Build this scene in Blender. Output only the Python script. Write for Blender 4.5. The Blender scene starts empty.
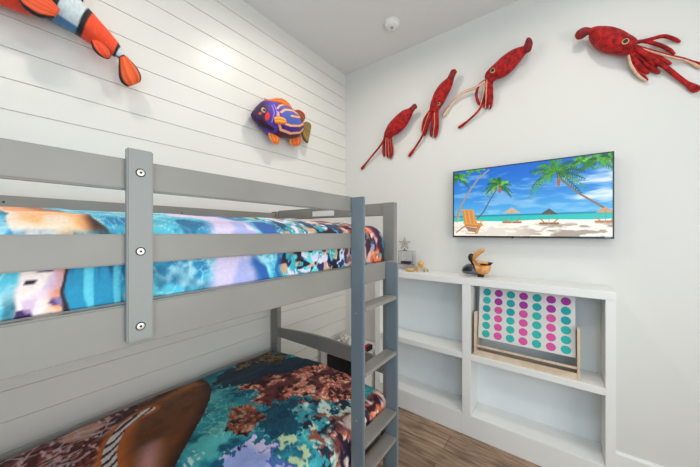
import bpy, bmesh, math, random
import numpy as np
from mathutils import Vector, Matrix, noise as mnoise
random.seed(4); rng = np.random.RandomState(7)
SC = bpy.context.scene; COL = SC.collection
PI = math.pi

# ------------------------------------------------------------------ camera constants
F, YAW, V0 = 278.81, 0.649, 232.47
CX, CY, CZ = 1.7628, -2.25, 1.41
H = 3.02
_c, _s = math.cos(YAW), math.sin(YAW)
def _ray(u, v):
    a = (u-350)/F; b = -(v-V0)/F
    return Vector((-_s+a*_c, _c+a*_s, b))
CAMP = Vector((CX, CY, CZ))
def onx(u, v, x): r = _ray(u, v); return CAMP + r*((x-CX)/r.x)     # point of a wall parallel to x = const
def ony(u, v, y): r = _ray(u, v); return CAMP + r*((y-CY)/r.y)
def onz(u, v, z): r = _ray(u, v); return CAMP + r*((z-CZ)/r.z)

# ------------------------------------------------------------------ colours and materials
def lin(c):
    c = np.asarray(c, dtype=float)/255.0
    return np.where(c <= .04045, c/12.92, ((c+.055)/1.055)**2.4)
def L4(c): return tuple(float(v) for v in lin(c))+(1.0,)

def mat(name, col, rough=.5, metal=0.0, spec=None, var=None, scale=20, bump=0, bscale=80, sheen=0, alpha=None, trans=0, coat=0):
    m = bpy.data.materials.new(name); m.use_nodes = True
    nt = m.node_tree; b = nt.nodes['Principled BSDF']
    b.inputs['Base Color'].default_value = L4(col); b.inputs['Roughness'].default_value = rough
    b.inputs['Metallic'].default_value = metal
    if spec is not None: b.inputs['Specular IOR Level'].default_value = spec
    if sheen: b.inputs['Sheen Weight'].default_value = sheen
    if trans: b.inputs['Transmission Weight'].default_value = trans
    if coat: b.inputs['Coat Weight'].default_value = coat
    tc = nt.nodes.new('ShaderNodeTexCoord')
    if var is not None:
        n = nt.nodes.new('ShaderNodeTexNoise'); n.inputs['Scale'].default_value = scale; n.inputs['Detail'].default_value = 5
        r = nt.nodes.new('ShaderNodeValToRGB'); r.color_ramp.elements[0].position = .38; r.color_ramp.elements[1].position = .62
        r.color_ramp.elements[0].color = L4(col); r.color_ramp.elements[1].color = L4(var)
        nt.links.new(tc.outputs['Object'], n.inputs['Vector']); nt.links.new(n.outputs['Fac'], r.inputs['Fac'])
        nt.links.new(r.outputs['Color'], b.inputs['Base Color'])
    if bump:
        n2 = nt.nodes.new('ShaderNodeTexNoise'); n2.inputs['Scale'].default_value = bscale; n2.inputs['Detail'].default_value = 4
        bp = nt.nodes.new('ShaderNodeBump'); bp.inputs['Strength'].default_value = bump; bp.inputs['Distance'].default_value = .01
        nt.links.new(tc.outputs['Object'], n2.inputs['Vector']); nt.links.new(n2.outputs['Fac'], bp.inputs['Height'])
        nt.links.new(bp.outputs['Normal'], b.inputs['Normal'])
    return m

def mat_attr(name, rough=.7, emit=0, bump=0, bscale=60, sheen=0, fine=0, fscale=90, spec=.4):
    """surface whose print comes from the mesh's colour attribute"""
    m = bpy.data.materials.new(name); m.use_nodes = True
    nt = m.node_tree; b = nt.nodes['Principled BSDF']
    a = nt.nodes.new('ShaderNodeAttribute'); a.attribute_name = 'print'
    out = a.outputs['Color']
    tc = nt.nodes.new('ShaderNodeTexCoord')
    b.inputs['Specular IOR Level'].default_value = spec
    if fine:
        n = nt.nodes.new('ShaderNodeTexNoise'); n.inputs['Scale'].default_value = fscale; n.inputs['Detail'].default_value = 3
        mr = nt.nodes.new('ShaderNodeMapRange'); mr.inputs['To Min'].default_value = 1-fine; mr.inputs['To Max'].default_value = 1+fine
        mr.inputs['From Min'].default_value = .3; mr.inputs['From Max'].default_value = .7
        mx = nt.nodes.new('ShaderNodeVectorMath'); mx.operation = 'SCALE'
        nt.links.new(tc.outputs['Object'], n.inputs['Vector']); nt.links.new(n.outputs['Fac'], mr.inputs['Value'])
        nt.links.new(out, mx.inputs[0]); nt.links.new(mr.outputs['Result'], mx.inputs['Scale']); out = mx.outputs[0]
    if emit:
        b.inputs['Base Color'].default_value = (.01, .01, .01, 1)
        nt.links.new(out, b.inputs['Emission Color']); b.inputs['Emission Strength'].default_value = emit
    else:
        nt.links.new(out, b.inputs['Base Color'])
    b.inputs['Roughness'].default_value = rough
    if sheen: b.inputs['Sheen Weight'].default_value = sheen
    if bump:
        n2 = nt.nodes.new('ShaderNodeTexNoise'); n2.inputs['Scale'].default_value = bscale; n2.inputs['Detail'].default_value = 4
        bp = nt.nodes.new('ShaderNodeBump'); bp.inputs['Strength'].default_value = bump; bp.inputs['Distance'].default_value = .01
        nt.links.new(tc.outputs['Object'], n2.inputs['Vector']); nt.links.new(n2.outputs['Fac'], bp.inputs['Height'])
        nt.links.new(bp.outputs['Normal'], b.inputs['Normal'])
    return m

def mat_floor():
    m = bpy.data.materials.new('oak plank floor'); m.use_nodes = True
    nt = m.node_tree; N = nt.nodes; LK = nt.links; b = N['Principled BSDF']
    tc = N.new('ShaderNodeTexCoord')
    br = N.new('ShaderNodeTexBrick'); br.offset = .37; br.inputs['Scale'].default_value = 1
    br.inputs['Brick Width'].default_value = 1.15; br.inputs['Row Height'].default_value = .145
    br.inputs['Mortar Size'].default_value = .0016; br.inputs['Mortar Smooth'].default_value = .2
    br.inputs['Color1'].default_value = L4((194, 166, 140)); br.inputs['Color2'].default_value = L4((140, 114, 94))
    br.inputs['Mortar'].default_value = L4((60, 47, 38)); br.inputs['Bias'].default_value = -.1
    LK.new(tc.outputs['Object'], br.inputs['Vector'])
    mp = N.new('ShaderNodeMapping'); mp.inputs['Scale'].default_value = (2.2, 22, 1)
    LK.new(tc.outputs['Object'], mp.inputs['Vector'])
    n = N.new('ShaderNodeTexNoise'); n.inputs['Scale'].default_value = 2.0; n.inputs['Detail'].default_value = 7; n.inputs['Distortion'].default_value = 1.0
    LK.new(mp.outputs['Vector'], n.inputs['Vector'])
    r = N.new('ShaderNodeValToRGB'); r.color_ramp.elements[0].position = .33; r.color_ramp.elements[1].position = .66
    r.color_ramp.elements[0].color = (.5, .45, .41, 1); r.color_ramp.elements[1].color = (1.12, 1.1, 1.08, 1)
    LK.new(n.outputs['Fac'], r.inputs['Fac'])
    n3 = N.new('ShaderNodeTexNoise'); n3.inputs['Scale'].default_value = 5; n3.inputs['Detail'].default_value = 2
    mp3 = N.new('ShaderNodeMapping'); mp3.inputs['Scale'].default_value = (1, 2.4, 1); LK.new(tc.outputs['Object'], mp3.inputs['Vector']); LK.new(mp3.outputs['Vector'], n3.inputs['Vector'])
    r3 = N.new('ShaderNodeValToRGB'); r3.color_ramp.elements[0].position = .28; r3.color_ramp.elements[1].position = .5
    r3.color_ramp.elements[0].color = (.5, .46, .43, 1); r3.color_ramp.elements[1].color = (1, 1, 1, 1); LK.new(n3.outputs['Fac'], r3.inputs['Fac'])
    mx = N.new('ShaderNodeMix'); mx.data_type = 'RGBA'; mx.blend_type = 'MULTIPLY'; mx.inputs[0].default_value = 1
    LK.new(br.outputs['Color'], mx.inputs[6]); LK.new(r.outputs['Color'], mx.inputs[7])
    mx2 = N.new('ShaderNodeMix'); mx2.data_type = 'RGBA'; mx2.blend_type = 'MULTIPLY'; mx2.inputs[0].default_value = 1
    LK.new(mx.outputs[2], mx2.inputs[6]); LK.new(r3.outputs['Color'], mx2.inputs[7])
    LK.new(mx2.outputs[2], b.inputs['Base Color']); b.inputs['Roughness'].default_value = .42
    return m

M = dict(
    wall=mat('painted wall', (224, 223, 218), .55, bump=.06, bscale=180),
    ship=mat('shiplap paint', (229, 227, 221), .34, bump=.03, bscale=60),
    ceil=mat('ceiling paint', (226, 225, 223), .9),
    trim=mat('white trim', (238, 237, 234), .35),
    shelf=mat('white shelf paint', (235, 235, 232), .4, bump=.03, bscale=90),
    grey=mat('grey bed paint', (141, 138, 132), .36, var=(136, 133, 127), scale=6),
    blue=mat('bed paint tinted by window light', (114, 126, 133), .34), mid=mat('bed paint with faint window tint', (139, 141, 138), .36),  # bluish window light painted into the ladder stringers and guard board
    bolt=mat('zinc bolt', (190, 188, 182), .3, metal=.9),
    dark=mat('dark screw', (20, 20, 22), .5),
    mattress=mat('mattress ticking', (225, 222, 215), .9, bump=.2),
    black=mat('black plastic', (16, 16, 18), .3),
    floor=mat_floor(),
    red=mat('red velvet plush', (128, 5, 11), .6, var=(196, 26, 24), scale=38, bump=.8, bscale=120, sheen=.04, spec=.3),
    dred=mat('dark red velvet plush', (96, 6, 12), .7, var=(150, 14, 18), scale=30, bump=.4, bscale=150, sheen=.05),
    cream=mat('cream plush underside', (226, 186, 150), .8, var=(238, 208, 176), scale=70, bump=.3),
    silver=mat('silver wire', (176, 172, 166), .35, metal=.85),
    gold=mat('gold wood', (222, 188, 128), .4, var=(198, 158, 98), scale=60),
    tan=mat('polished tan wood', (222, 160, 88), .25, var=(198, 128, 62), scale=25, coat=.3),
    slate=mat('dark slate wood', (64, 72, 86), .3, var=(92, 100, 116), scale=28, coat=.3),
    birch=mat('pale birch wood', (222, 202, 178), .5, var=(208, 186, 160), scale=14),
    cloth=mat('white cotton', (218, 216, 213), .9, bump=.2, bscale=200),
    teal=mat('teal dot', (24, 158, 164), .8), tealb=mat('sea green dot', (44, 178, 170), .8),
    mag=mat('pink dot', (214, 84, 158), .8), pur=mat('purple dot', (160, 48, 150), .8), gdot=mat('grey dot', (138, 136, 142), .8),
    acr=mat('clear acrylic', (240, 242, 244), .05, trans=1.0),
    plum=mat('dark plum', (62, 28, 62), .5), redb=mat('red cover', (176, 22, 30), .5), lace=mat('white lace ceramic', (226, 222, 216), .6, var=(150, 144, 138), scale=45, bump=.8, bscale=60),
    label=mat('paper label', (236, 236, 232), .7),
    print_=mat_attr('printed quilt fabric', .62, bump=.25, bscale=16, fine=.08, fscale=150),
    plush=mat_attr('printed plush', .6, bump=.15, bscale=120, sheen=.15),
    glassy=mat('window glass', (235, 245, 250), .02, trans=1.0),
)
M['shelfback'] = mat('back panel tinted by window light', (232, 237, 238), .45)  # bluish window light inside the shelf put into the panel colour
M['acr'].node_tree.nodes['Principled BSDF'].inputs['IOR'].default_value = 1.15
M['screen'] = mat_attr('lit screen picture', .3, emit=.94)

# ------------------------------------------------------------------ mesh helpers
def link(name, me, m=None, parent=None, loc=None):
    o = bpy.data.objects.new(name, me); COL.objects.link(o)
    if m is not None:
        for k in (m if isinstance(m, (list, tuple)) else [m]): me.materials.append(k)
    if parent is not None: o.parent = parent
    if loc is not None: o.location = loc
    return o
def smooth(me, on=True): me.polygons.foreach_set('use_smooth', [on]*len(me.polygons))
def thing(name, label, cat, loc=(0, 0, 0), group=None, rotz=0):
    o = bpy.data.objects.new(name, None); COL.objects.link(o); o.location = loc; o.rotation_euler = (0, 0, rotz)
    o.empty_display_size = .05
    return tag(o, label, cat, group)
def tag(o, label, cat, group=None):
    o['label'] = label; o['category'] = cat
    if group: o['group'] = group
    return o
def struct(o): o['kind'] = 'structure'; return o

class MB:
    """collects shapes given in world coordinates and links them as one mesh object"""
    def __init__(s): s.v = []; s.f = []; s.mi = []
    def add(s, vs, fs, mi=0):
        n = len(s.v); s.v += [tuple(p) for p in vs]; s.f += [tuple(i+n for i in f) for f in fs]; s.mi += [mi]*len(fs); return s
    def box(s, x0, x1, y0, y1, z0, z1, mi=0):
        vs = [(x, y, z) for x in (x0, x1) for y in (y0, y1) for z in (z0, z1)]
        return s.add(vs, [(0, 1, 3, 2), (4, 6, 7, 5), (0, 4, 5, 1), (2, 3, 7, 6), (0, 2, 6, 4), (1, 5, 7, 3)], mi)
    def cyl(s, p, q, r, n=20, r2=None, mi=0):
        p, q = Vector(p), Vector(q); d = (q-p).normalized(); a = d.orthogonal().normalized(); b = d.cross(a); r2 = r if r2 is None else r2
        vs = [p+(a*math.cos(t)+b*math.sin(t))*r for t in (2*PI*i/n for i in range(n))]+[q+(a*math.cos(t)+b*math.sin(t))*r2 for t in (2*PI*i/n for i in range(n))]
        fs = [(i, (i+1) % n, n+(i+1) % n, n+i) for i in range(n)]+[tuple(range(n))[::-1], tuple(range(n, 2*n))]
        return s.add(vs, fs, mi)
    def ball(s, c, r, sc=(1, 1, 1), n=18, m=12, mi=0, rot=None):
        vs = []; c = Vector(c)
        for j in range(m+1):
            t = PI*j/m
            for i in range(n):
                a = 2*PI*i/n; p = Vector((math.sin(t)*math.cos(a)*r*sc[0], math.sin(t)*math.sin(a)*r*sc[1], math.cos(t)*r*sc[2]))
                if rot is not None: p = rot @ p
                vs.append(c+p)
        fs = [(j*n+i, j*n+(i+1) % n, (j+1)*n+(i+1) % n, (j+1)*n+i) for j in range(m) for i in range(n)]
        return s.add(vs, fs, mi)
    def tube(s, pts, rad, n=10, mi=0, mi2=None, side=None, flat=1.0):
        """tube along pts; rad a number or list; faces looking to `side` take material mi2"""
        pts = [Vector(p) for p in pts]; k = len(pts); R = rad if isinstance(rad, (list, tuple)) else [rad]*k
        nrm = None; rings = []
        for i, p in enumerate(pts):
            d = (pts[min(i+1, k-1)]-pts[max(i-1, 0)]).normalized()
            if side is not None: a = Vector(side); a = (a-d*a.dot(d)).normalized()
            else:
                a = d.orthogonal().normalized() if nrm is None else (nrm-d*nrm.dot(d)).normalized()
            nrm = a; b = d.cross(a)
            rings.append([p+(a*math.cos(t)*flat+b*math.sin(t))*R[i] for t in (2*PI*(j+.5)/n for j in range(n))])
        n0 = len(s.v); vs = [q for r in rings for q in r]
        s.v += [tuple(q) for q in vs]
        for i in range(k-1):
            for j in range(n):
                s.f.append((n0+i*n+j, n0+i*n+(j+1) % n, n0+(i+1)*n+(j+1) % n, n0+(i+1)*n+j))
                t = 2*PI*(j+1)/n
                s.mi.append(mi2 if (mi2 is not None and math.cos(t-(1.15 if side is not None else 0)) > .55) else mi)
        s.f.append(tuple(n0+j for j in range(n))[::-1]); s.mi.append(mi)
        s.f.append(tuple(n0+(k-1)*n+j for j in range(n))); s.mi.append(mi)
        return s
    def build(s, name, m, parent=None, bev=0, sm=False, seg=2, org=None):
        o0 = Vector((0, 0, 0))
        if parent is not None:
            rt = parent
            while rt.parent: rt = rt.parent
            o0 = rt.location.copy()
        if org is not None: o0 = Vector(org)
        me = bpy.data.meshes.new(name)
        me.from_pydata([tuple(Vector(p)-o0) for p in s.v], [], s.f); 
        me.polygons.foreach_set('material_index', s.mi)
        bm = bmesh.new(); bm.from_mesh(me); bmesh.ops.recalc_face_normals(bm, faces=bm.faces)
        if bev: bmesh.ops.bevel(bm, geom=list(bm.edges), offset=bev, segments=seg, affect='EDGES', clamp_overlap=True)
        bm.to_mesh(me); bm.free(); smooth(me, bool(sm) or bool(bev))
        if bev and not sm: me.set_sharp_from_angle(angle=math.radians(40))
        return link(name, me, m, parent, o0 if parent is None else None)

def part(name, m, parent, x0, x1, y0, y1, z0, z1, bev=.002):
    return MB().box(x0, x1, y0, y1, z0, z1).build(name, m, parent, bev=bev)

def set_print(me, cols):
    a = me.color_attributes.new('print', 'FLOAT_COLOR', 'POINT')
    c = np.ones((len(cols), 4), dtype=np.float32); c[:, :3] = cols; a.data.foreach_set('color', c.ravel())

# ------------------------------------------------------------------ painting helpers (prints of fabric and the TV picture)
_perm = rng.rand(256, 256)
def vnoise(x, y):
    xi = np.floor(x).astype(int); yi = np.floor(y).astype(int); fx = x-xi; fy = y-yi
    fx = fx*fx*(3-2*fx); fy = fy*fy*(3-2*fy)
    g = lambda a, b: _perm[a % 256, b % 256]
    return (g(xi, yi)*(1-fx)+g(xi+1, yi)*fx)*(1-fy)+(g(xi, yi+1)*(1-fx)+g(xi+1, yi+1)*fx)*fy
def fbm(x, y, o=4):
    s = 0; a = .5; t = 0
    for i in range(o): s = s+a*vnoise(x*2**i+i*17.3, y*2**i+i*9.1); t += a; a *= .55
    return s/t
def voro(x, y):
    xi = np.floor(x).astype(int); yi = np.floor(y).astype(int); d1 = np.full(x.shape, 9.); d2 = d1.copy()
    for i in (-1, 0, 1):
        for j in (-1, 0, 1):
            cx = xi+i+_perm[(xi+i) % 256, (yi+j) % 256]; cy = yi+j+_perm[(yi+j+77) % 256, (xi+i+31) % 256]
            d = np.hypot(x-cx, y-cy); m = d < d1; d2 = np.where(m, d1, np.minimum(d2, d)); d1 = np.where(m, d, d1)
    return d1, d2
def inpoly(x, y, poly):
    r = np.zeros(x.shape, bool); n = len(poly)
    for i in range(n):
        x1, y1 = poly[i][:2]; x2, y2 = poly[(i+1) % n][:2]
        if y1 == y2: continue
        c = ((y1 > y) != (y2 > y)) & (x < (x2-x1)*(y-y1)/(y2-y1)+x1); r ^= c
    return r
def dline(x, y, pl):
    d = np.full(x.shape, 1e9)
    for (x1, y1), (x2, y2) in zip(pl[:-1], pl[1:]):
        L = (x2-x1)**2+(y2-y1)**2+1e-12; t = np.clip(((x-x1)*(x2-x1)+(y-y1)*(y2-y1))/L, 0, 1)
        d = np.minimum(d, np.hypot(x-x1-t*(x2-x1), y-y1-t*(y2-y1)))
    return d
def blend(c, m, col):
    """c: n x 3 (sRGB 0-255); m: weights; col: colour or array"""
    m = np.clip(m, 0, 1)[..., None]; return c*(1-m)+np.asarray(col, float)*m
def ss(x, a, b): t = np.clip((x-a)/(b-a), 0, 1); return t*t*(3-2*t)

# ================================================================== THE ROOM
RX, RY = 3.3, -3.03
# shiplap wall: boards with open grooves
mb = MB(); g = .0024; zt = H; prof = []
z = H
while z > 0.0:
    z2 = max(z-.1244, 0)
    prof += [(0, z-g), (0, z2+g)]
    if z2 > 0: prof += [(-.007, z2+g), (-.007, z2-g)]
    z = z2
prof[0] = (0, H); prof[-1] = (0, 0)
vs = [(x, y, z) for (x, z) in prof for y in (RY, 0)]
mb.add(vs, [(2*i, 2*i+1, 2*i+3, 2*i+2) for i in range(len(prof)-1)])
mb.box(-.12, -.011, RY, 0, 0, H)
struct(mb.build('wall_left', M['ship']))
struct(MB().box(-.12, RX+.12, 0, .12, 0, H).build('wall_back', M['wall']))
vy0, vy1, vz0, vz1 = -2.7, -1.0, .45, 2.15
mb = MB(); mb.box(RX, RX+.12, RY, vy0, 0, H); mb.box(RX, RX+.12, vy1, 0, 0, H); mb.box(RX, RX+.12, vy0, vy1, 0, vz0); mb.box(RX, RX+.12, vy0, vy1, vz1, H)
struct(mb.build('wall_right', M['wall']))
mb = MB()
for a in ((vy0, vy0+.05, vz0, vz1), (vy1-.05, vy1, vz0, vz1), (vy0, vy1, vz0, vz0+.05), (vy0, vy1, vz1-.05, vz1), (-1.87, -1.83, vz0, vz1)): mb.box(RX+.03, RX+.09, a[0], a[1], a[2], a[3])
struct(mb.build('added_window', M['trim']))  # unseen window, added to hold a soft fill light
# wall behind the camera with a window opening
wx0, wx1, wz0, wz1 = 1.75, 3.05, 1.0, 2.4
mb = MB(); mb.box(-.12, wx0, RY-.12, RY, 0, H); mb.box(wx1, RX+.12, RY-.12, RY, 0, H); mb.box(wx0, wx1, RY-.12, RY, 0, wz0); mb.box(wx0, wx1, RY-.12, RY, wz1, H)
struct(mb.build('wall_front', M['wall']))
mb = MB()
for a in ((wx0, wx0+.05, wz0, wz1), (wx1-.05, wx1, wz0, wz1), (wx0, wx1, wz0, wz0+.05), (wx0, wx1, wz1-.05, wz1), (2.38, 2.42, wz0, wz1)):
    mb.box(a[0], a[1], RY-.09, RY-.03, a[2], a[3])
w = struct(mb.build('window_1', M['trim']))
struct(MB().box(-.12, RX+.12, RY-.12, .12, -.1, 0).build('floor', M['floor']))
struct(MB().box(-.12, RX+.12, RY-.12, .12, H, H+.1).build('ceiling', M['ceil']))
mb = MB(); mb.add([(2.0, -.016, 0), (2.0, -.016, .118), (2.0, -.009, .128), (2.0, 0, .13), (2.0, 0, 0), (RX, -.016, 0), (RX, -.016, .118), (RX, -.009, .128), (RX, 0, .13), (RX, 0, 0)],
    [(0, 1, 6, 5), (1, 2, 7, 6), (2, 3, 8, 7), (0, 4, 3, 2, 1), (5, 6, 7, 8, 9)])
struct(mb.build('baseboard_back', M['trim']))
struct(MB().box(RX-.016, RX, RY, -.016, 0, .13).build('baseboard_right', M['trim'], bev=.004))
struct(MB().box(0.0, RX-.016, RY, RY+.016, 0, .13).build('baseboard_front', M['trim'], bev=.004))

# ================================================================== BUNK BED
bed = thing('bunk_bed', 'grey painted wooden twin bunk bed with guard rails and ladder along the white shiplap wall', 'bunk bed', (.55, -1.9, 0))
XB = 1.0563; G = M['grey']; YE = -2.96
RT = XB-.022
def bolt(p, parent, axis='x', r=.0075, m='bolt', t=.004):
    d = Vector((1, 0, 0)) if axis == 'x' else Vector((0, -1, 0)); p = Vector(p)
    b = MB(); k_ = 1 if r > .006 else 0
    if k_: b.cyl(p-d*.001, p+d*.0006, r*1.16, 24, mi=1)
    b.cyl(p, p+d*t*.5, r*.98, 24, r*.86); b.cyl(p+d*t*.5, p+d*t*.55, r*.86, 24, r*.5)
    if k_: b.cyl(p+d*(t*.55), p+d*(t*.55+.0005), r*.36, 6, mi=1)
    return b.build('bolt', [M[m], M['dark']], parent, sm=False)
# posts: far front, far back, near front, near back
for (x0, x1, y0, y1, zt) in ((.988, XB, -.935, -.897, 1.571), (.02, .09, -.935, -.897, 1.565), (.988, XB, YE, YE+.038, 1.571), (.02, .09, YE, YE+.038, 1.565)):
    part('post', G, bed, x0, x1, y0, y1, 0, zt, .003)
yo = -1.314     # the guard rails stop at the near stringer of the ladder
part('guard_rail', G, bed, RT, XB, YE+.038, yo+.012, 1.4975, 1.5605, .003)
part('guard_rail', G, bed, RT, XB, YE+.038, yo+.012, 1.3445, 1.4065, .003)
part('side_rail', G, bed, RT, XB, YE+.038, -.935, 1.1745, 1.262, .003)
part('guard_rail', G, bed, .045, .067, YE+.038, -.935, 1.4925, 1.5525, .003)
part('guard_rail', G, bed, .045, .067, YE+.038, -.935, 1.34, 1.40, .003)
part('side_rail', G, bed, .045, .067, YE+.038, -.935, 1.1745, 1.262, .003)
part('side_rail', G, bed, RT-.02, XB-.02, YE+.038, -.935, .26, .35, .003)
part('side_rail', G, bed, .045, .067, YE+.038, -.935, .26, .35, .003)
for yy in (-.925, YE+.01):
    er = part('end_rail', G, bed, .09, .988, yy, yy+.02, 1.502, 1.571, .003)
    if yy > -2:
        a, b_ = ony(312.5, 210, yy), ony(334, 210, yy)
        part('paper_label', M['label'], er, a.x, b_.x, yy-.0008, yy+.0002, 1.515, 1.549, 0)
    part('end_rail', G, bed, .09, .988, yy, yy+.02, 1.1745, 1.262, .003)
    # bowed low end board
    mb = MB(); n = 14; vs = []
    for i in range(n+1):
        t = i/n; x = .09+(.988-.09)*t; bow = .028*math.sin(PI*t)
        vs += [(x, yy, .636+bow*.2), (x, yy, .700+bow+.012*t), (x, yy+.02, .636+bow*.2), (x, yy+.02, .700+bow+.012*t)]
    fs = []
    for i in range(n):
        a = 4*i; fs += [(a, a+4, a+5, a+1), (a+2, a+3, a+7, a+6), (a+1, a+5, a+7, a+3), (a, a+2, a+6, a+4)]
    fs += [(0, 1, 3, 2), (4*n, 4*n+2, 4*n+3, 4*n+1)]
    mb.add(vs, fs).build('end_board', G, bed, bev=.002)
    part('end_board', G, bed, .09, .988, yy, yy+.02, .26, .35, .003)
# slats under both mattresses
for k in range(12):
    y = YE+.12+k*.155
    part('slat', M['birch'], bed, .067, RT, y, y+.07, 1.178, 1.192, 0)
    part('slat', M['birch'], bed, .067, RT-.02, y, y+.07, .262, .276, 0)
# upright guard board with three bolts
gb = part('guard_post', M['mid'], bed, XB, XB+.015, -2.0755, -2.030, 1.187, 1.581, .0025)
for zz in (1.533, 1.371, 1.217): bolt((XB+.015, -2.053, zz), gb)
bolt((XB, -2.262, 1.192), bed, r=.0028, m='label', t=.001)
for (u, v) in ((3.5, 202), (182, 213)):
    p = onx(u, v, .067); bolt((.067, p.y, p.z), bed, r=.004, m='dark', t=.002)
# ladder
ST = [(-1.314, -1.298, 1.557), (-1.024, -1.004, 1.262)]
for (y0, y1, zt) in ST:
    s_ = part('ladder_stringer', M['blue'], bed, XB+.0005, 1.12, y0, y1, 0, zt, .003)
    for zz in ((1.075, .63, .40) if zt > 1.5 else (1.08,)): bolt((1.086, y0, zz), s_, 'y', r=.0035, t=.0012)
for zz in (1.100, .828, .534, .406):
    part('ladder_rung', G, bed, XB+.004, 1.119, -1.298, -1.024, zz-.019, zz, .003)

# mattresses
tag(MB().box(.1, 1.0, YE+.045, -.945, .278, .462).build('mattress', M['mattress'], bev=.03, seg=4, sm=True), 'pale mattress under the printed quilt of the lower bunk', 'mattress')
tag(MB().box(.09, 1.02, YE+.045, -.945, 1.194, 1.262).build('mattress', M['mattress'], bev=.015, seg=3, sm=True), 'pale mattress under the printed quilt of the upper bunk', 'mattress')

# ------------------------------------------------------------------ quilts
def quilt(name, x0, x1, y0, y1, zb, zbf, ztf, r, ny, nx, paint, inner=None, zin=None):
    """outer section runs from the wall side over the top and down the front side"""
    ys = np.concatenate([y1-r*(1-np.sin(np.linspace(PI/2, .12, 26)))[::-1]*0, []])
    e_in = r*(1-np.cos(np.linspace(PI/2, 0, 22)))       # insets near the far end
    y_in = y1-r*(1-np.sin(np.linspace(PI/2, 0, 22)))
    far = [(y1-r*(1-math.sin(a)), r*(1-math.cos(a))) for a in np.linspace(PI/2*.96, 0, 22)]   # (y, inset)
    mid = [(y, 0.0) for y in np.linspace(y1-r, y0+r, ny)[1:-1]]
    near = [(y0+(y1-y), e) for (y, e) in far[::-1]]
    st = far+mid+near
    V = []; PX = []; PY = []
    for (y, e) in st:
        a0, a1 = x0+e*.8, x1-e*.6
        sec = []; path = []
        zc0 = ztf(a0+r, y)-e; zc1 = ztf(a1-r, y)-e; b = zbf(y)
        zb0 = zb
        for t in np.linspace(0, 1, 8)[:-1]: sec.append((a0, zb0+(max(zc0-r, zb0+.002)-zb0)*t))
        for t in np.linspace(0, PI/2, 14): sec.append((a0+r-r*math.cos(t), max(zc0-r, zb0+.002)+(zc0-max(zc0-r, zb0+.002))*math.sin(t)))
        for x in np.linspace(a0+r, a1-r, nx)[1:-1]: sec.append((x, ztf(x, y)-e))
        for t in np.linspace(0, PI/2, 22): sec.append((a1-r+r*math.sin(t), max(zc1-r, b+.002)+(zc1-max(zc1-r, b+.002))*math.cos(t)))
        for t in np.linspace(0, 1, 26)[1:]: sec.append((a1, max(zc1-r, b+.002)*(1-t)+b*t))
        d = 0; px = []
        for i, (x, z) in enumerate(sec):
            if i: d += math.hypot(x-sec[i-1][0], z-sec[i-1][1])
            px.append(d)
        j0 = 7+7; off = sec[20][0]-px[20]
        px = [q+off for q in px]
        if inner: sec += [(a1-inner, b), (a1-inner, zin), (a0, zin)]; px += [px[-1]]*3
        V.append([(x, y, z) for (x, z) in sec]); PX.append(px); PY.append([y]*len(px))
    n = len(V[0]); m = len(V)
    co = np.array(V).reshape(-1, 3); PX = np.array(PX).ravel(); PY = np.array(PY).ravel()
    nout = n-(3 if inner else 0)
    # soft wrinkles
    W = (fbm(co[:, 0]*5+3, co[:, 1]*4+50, 3)-.5)*.028+(fbm(co[:, 0]*13, co[:, 1]*9+30, 2)-.5)*.010
    fade = np.minimum(1, np.clip(co[:, 2]-(zb+.005), 0, 1)/.05)
    co[:, 2] += W*fade
    fs = []
    for i in range(m-1):
        for j in range(n):
            j2 = (j+1) % n; fs.append((i*n+j, i*n+j2, (i+1)*n+j2, (i+1)*n+j))
    fs.append(tuple(range(n))[::-1]); fs.append(tuple((m-1)*n+j for j in range(n)))
    me = bpy.data.meshes.new(name); org = Vector(((x0+x1)/2, (y0+y1)/2, zb))
    me.from_pydata([tuple(Vector(c)-org) for c in co], [], fs)
    bm = bmesh.new(); bm.from_mesh(me); bmesh.ops.recalc_face_normals(bm, faces=bm.faces); bm.to_mesh(me); bm.free()
    smooth(me); set_print(me, lin(np.clip(paint(PX, PY, co), 0, 255)))
    return link(name, me, M['print_'], None, org)

def water(x, y, k=1.0):
    w = fbm(x*9*k+fbm(x*20, y*20)*1.5, y*9*k, 4); d1, d2 = voro(x*26*k+2*fbm(x*14, y*14), y*26*k+2*fbm(x*14+9, y*14))
    c = np.zeros(x.shape+(3,))+np.array((46, 158, 170.)); c = blend(c, ss(w, .40, .66), (12, 88, 118)); c = blend(c, ss(w, .40, .26)*.7, (110, 212, 206))
    caus = ss(d2-d1, .16, .02)*ss(fbm(x*8+40, y*8), .38, .6); return blend(c, caus*.75, (176, 236, 226))
def coral(x, y):
    n1 = fbm(x*40, y*40, 3); n2 = fbm(x*90+5, y*90, 2)
    c = np.zeros(x.shape+(3,))+np.array((200, 98, 74.)); c = blend(c, ss(n1, .55, .68), (240, 156, 128)); c = blend(c, ss(n2, .56, .7), (255, 214, 190)); c = blend(c, ss(fbm(x*12+3, y*12, 3), .52, .64)*.8, (84, 30, 38)); return blend(c, ss(n1, .44, .36), (52, 18, 30))

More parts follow.
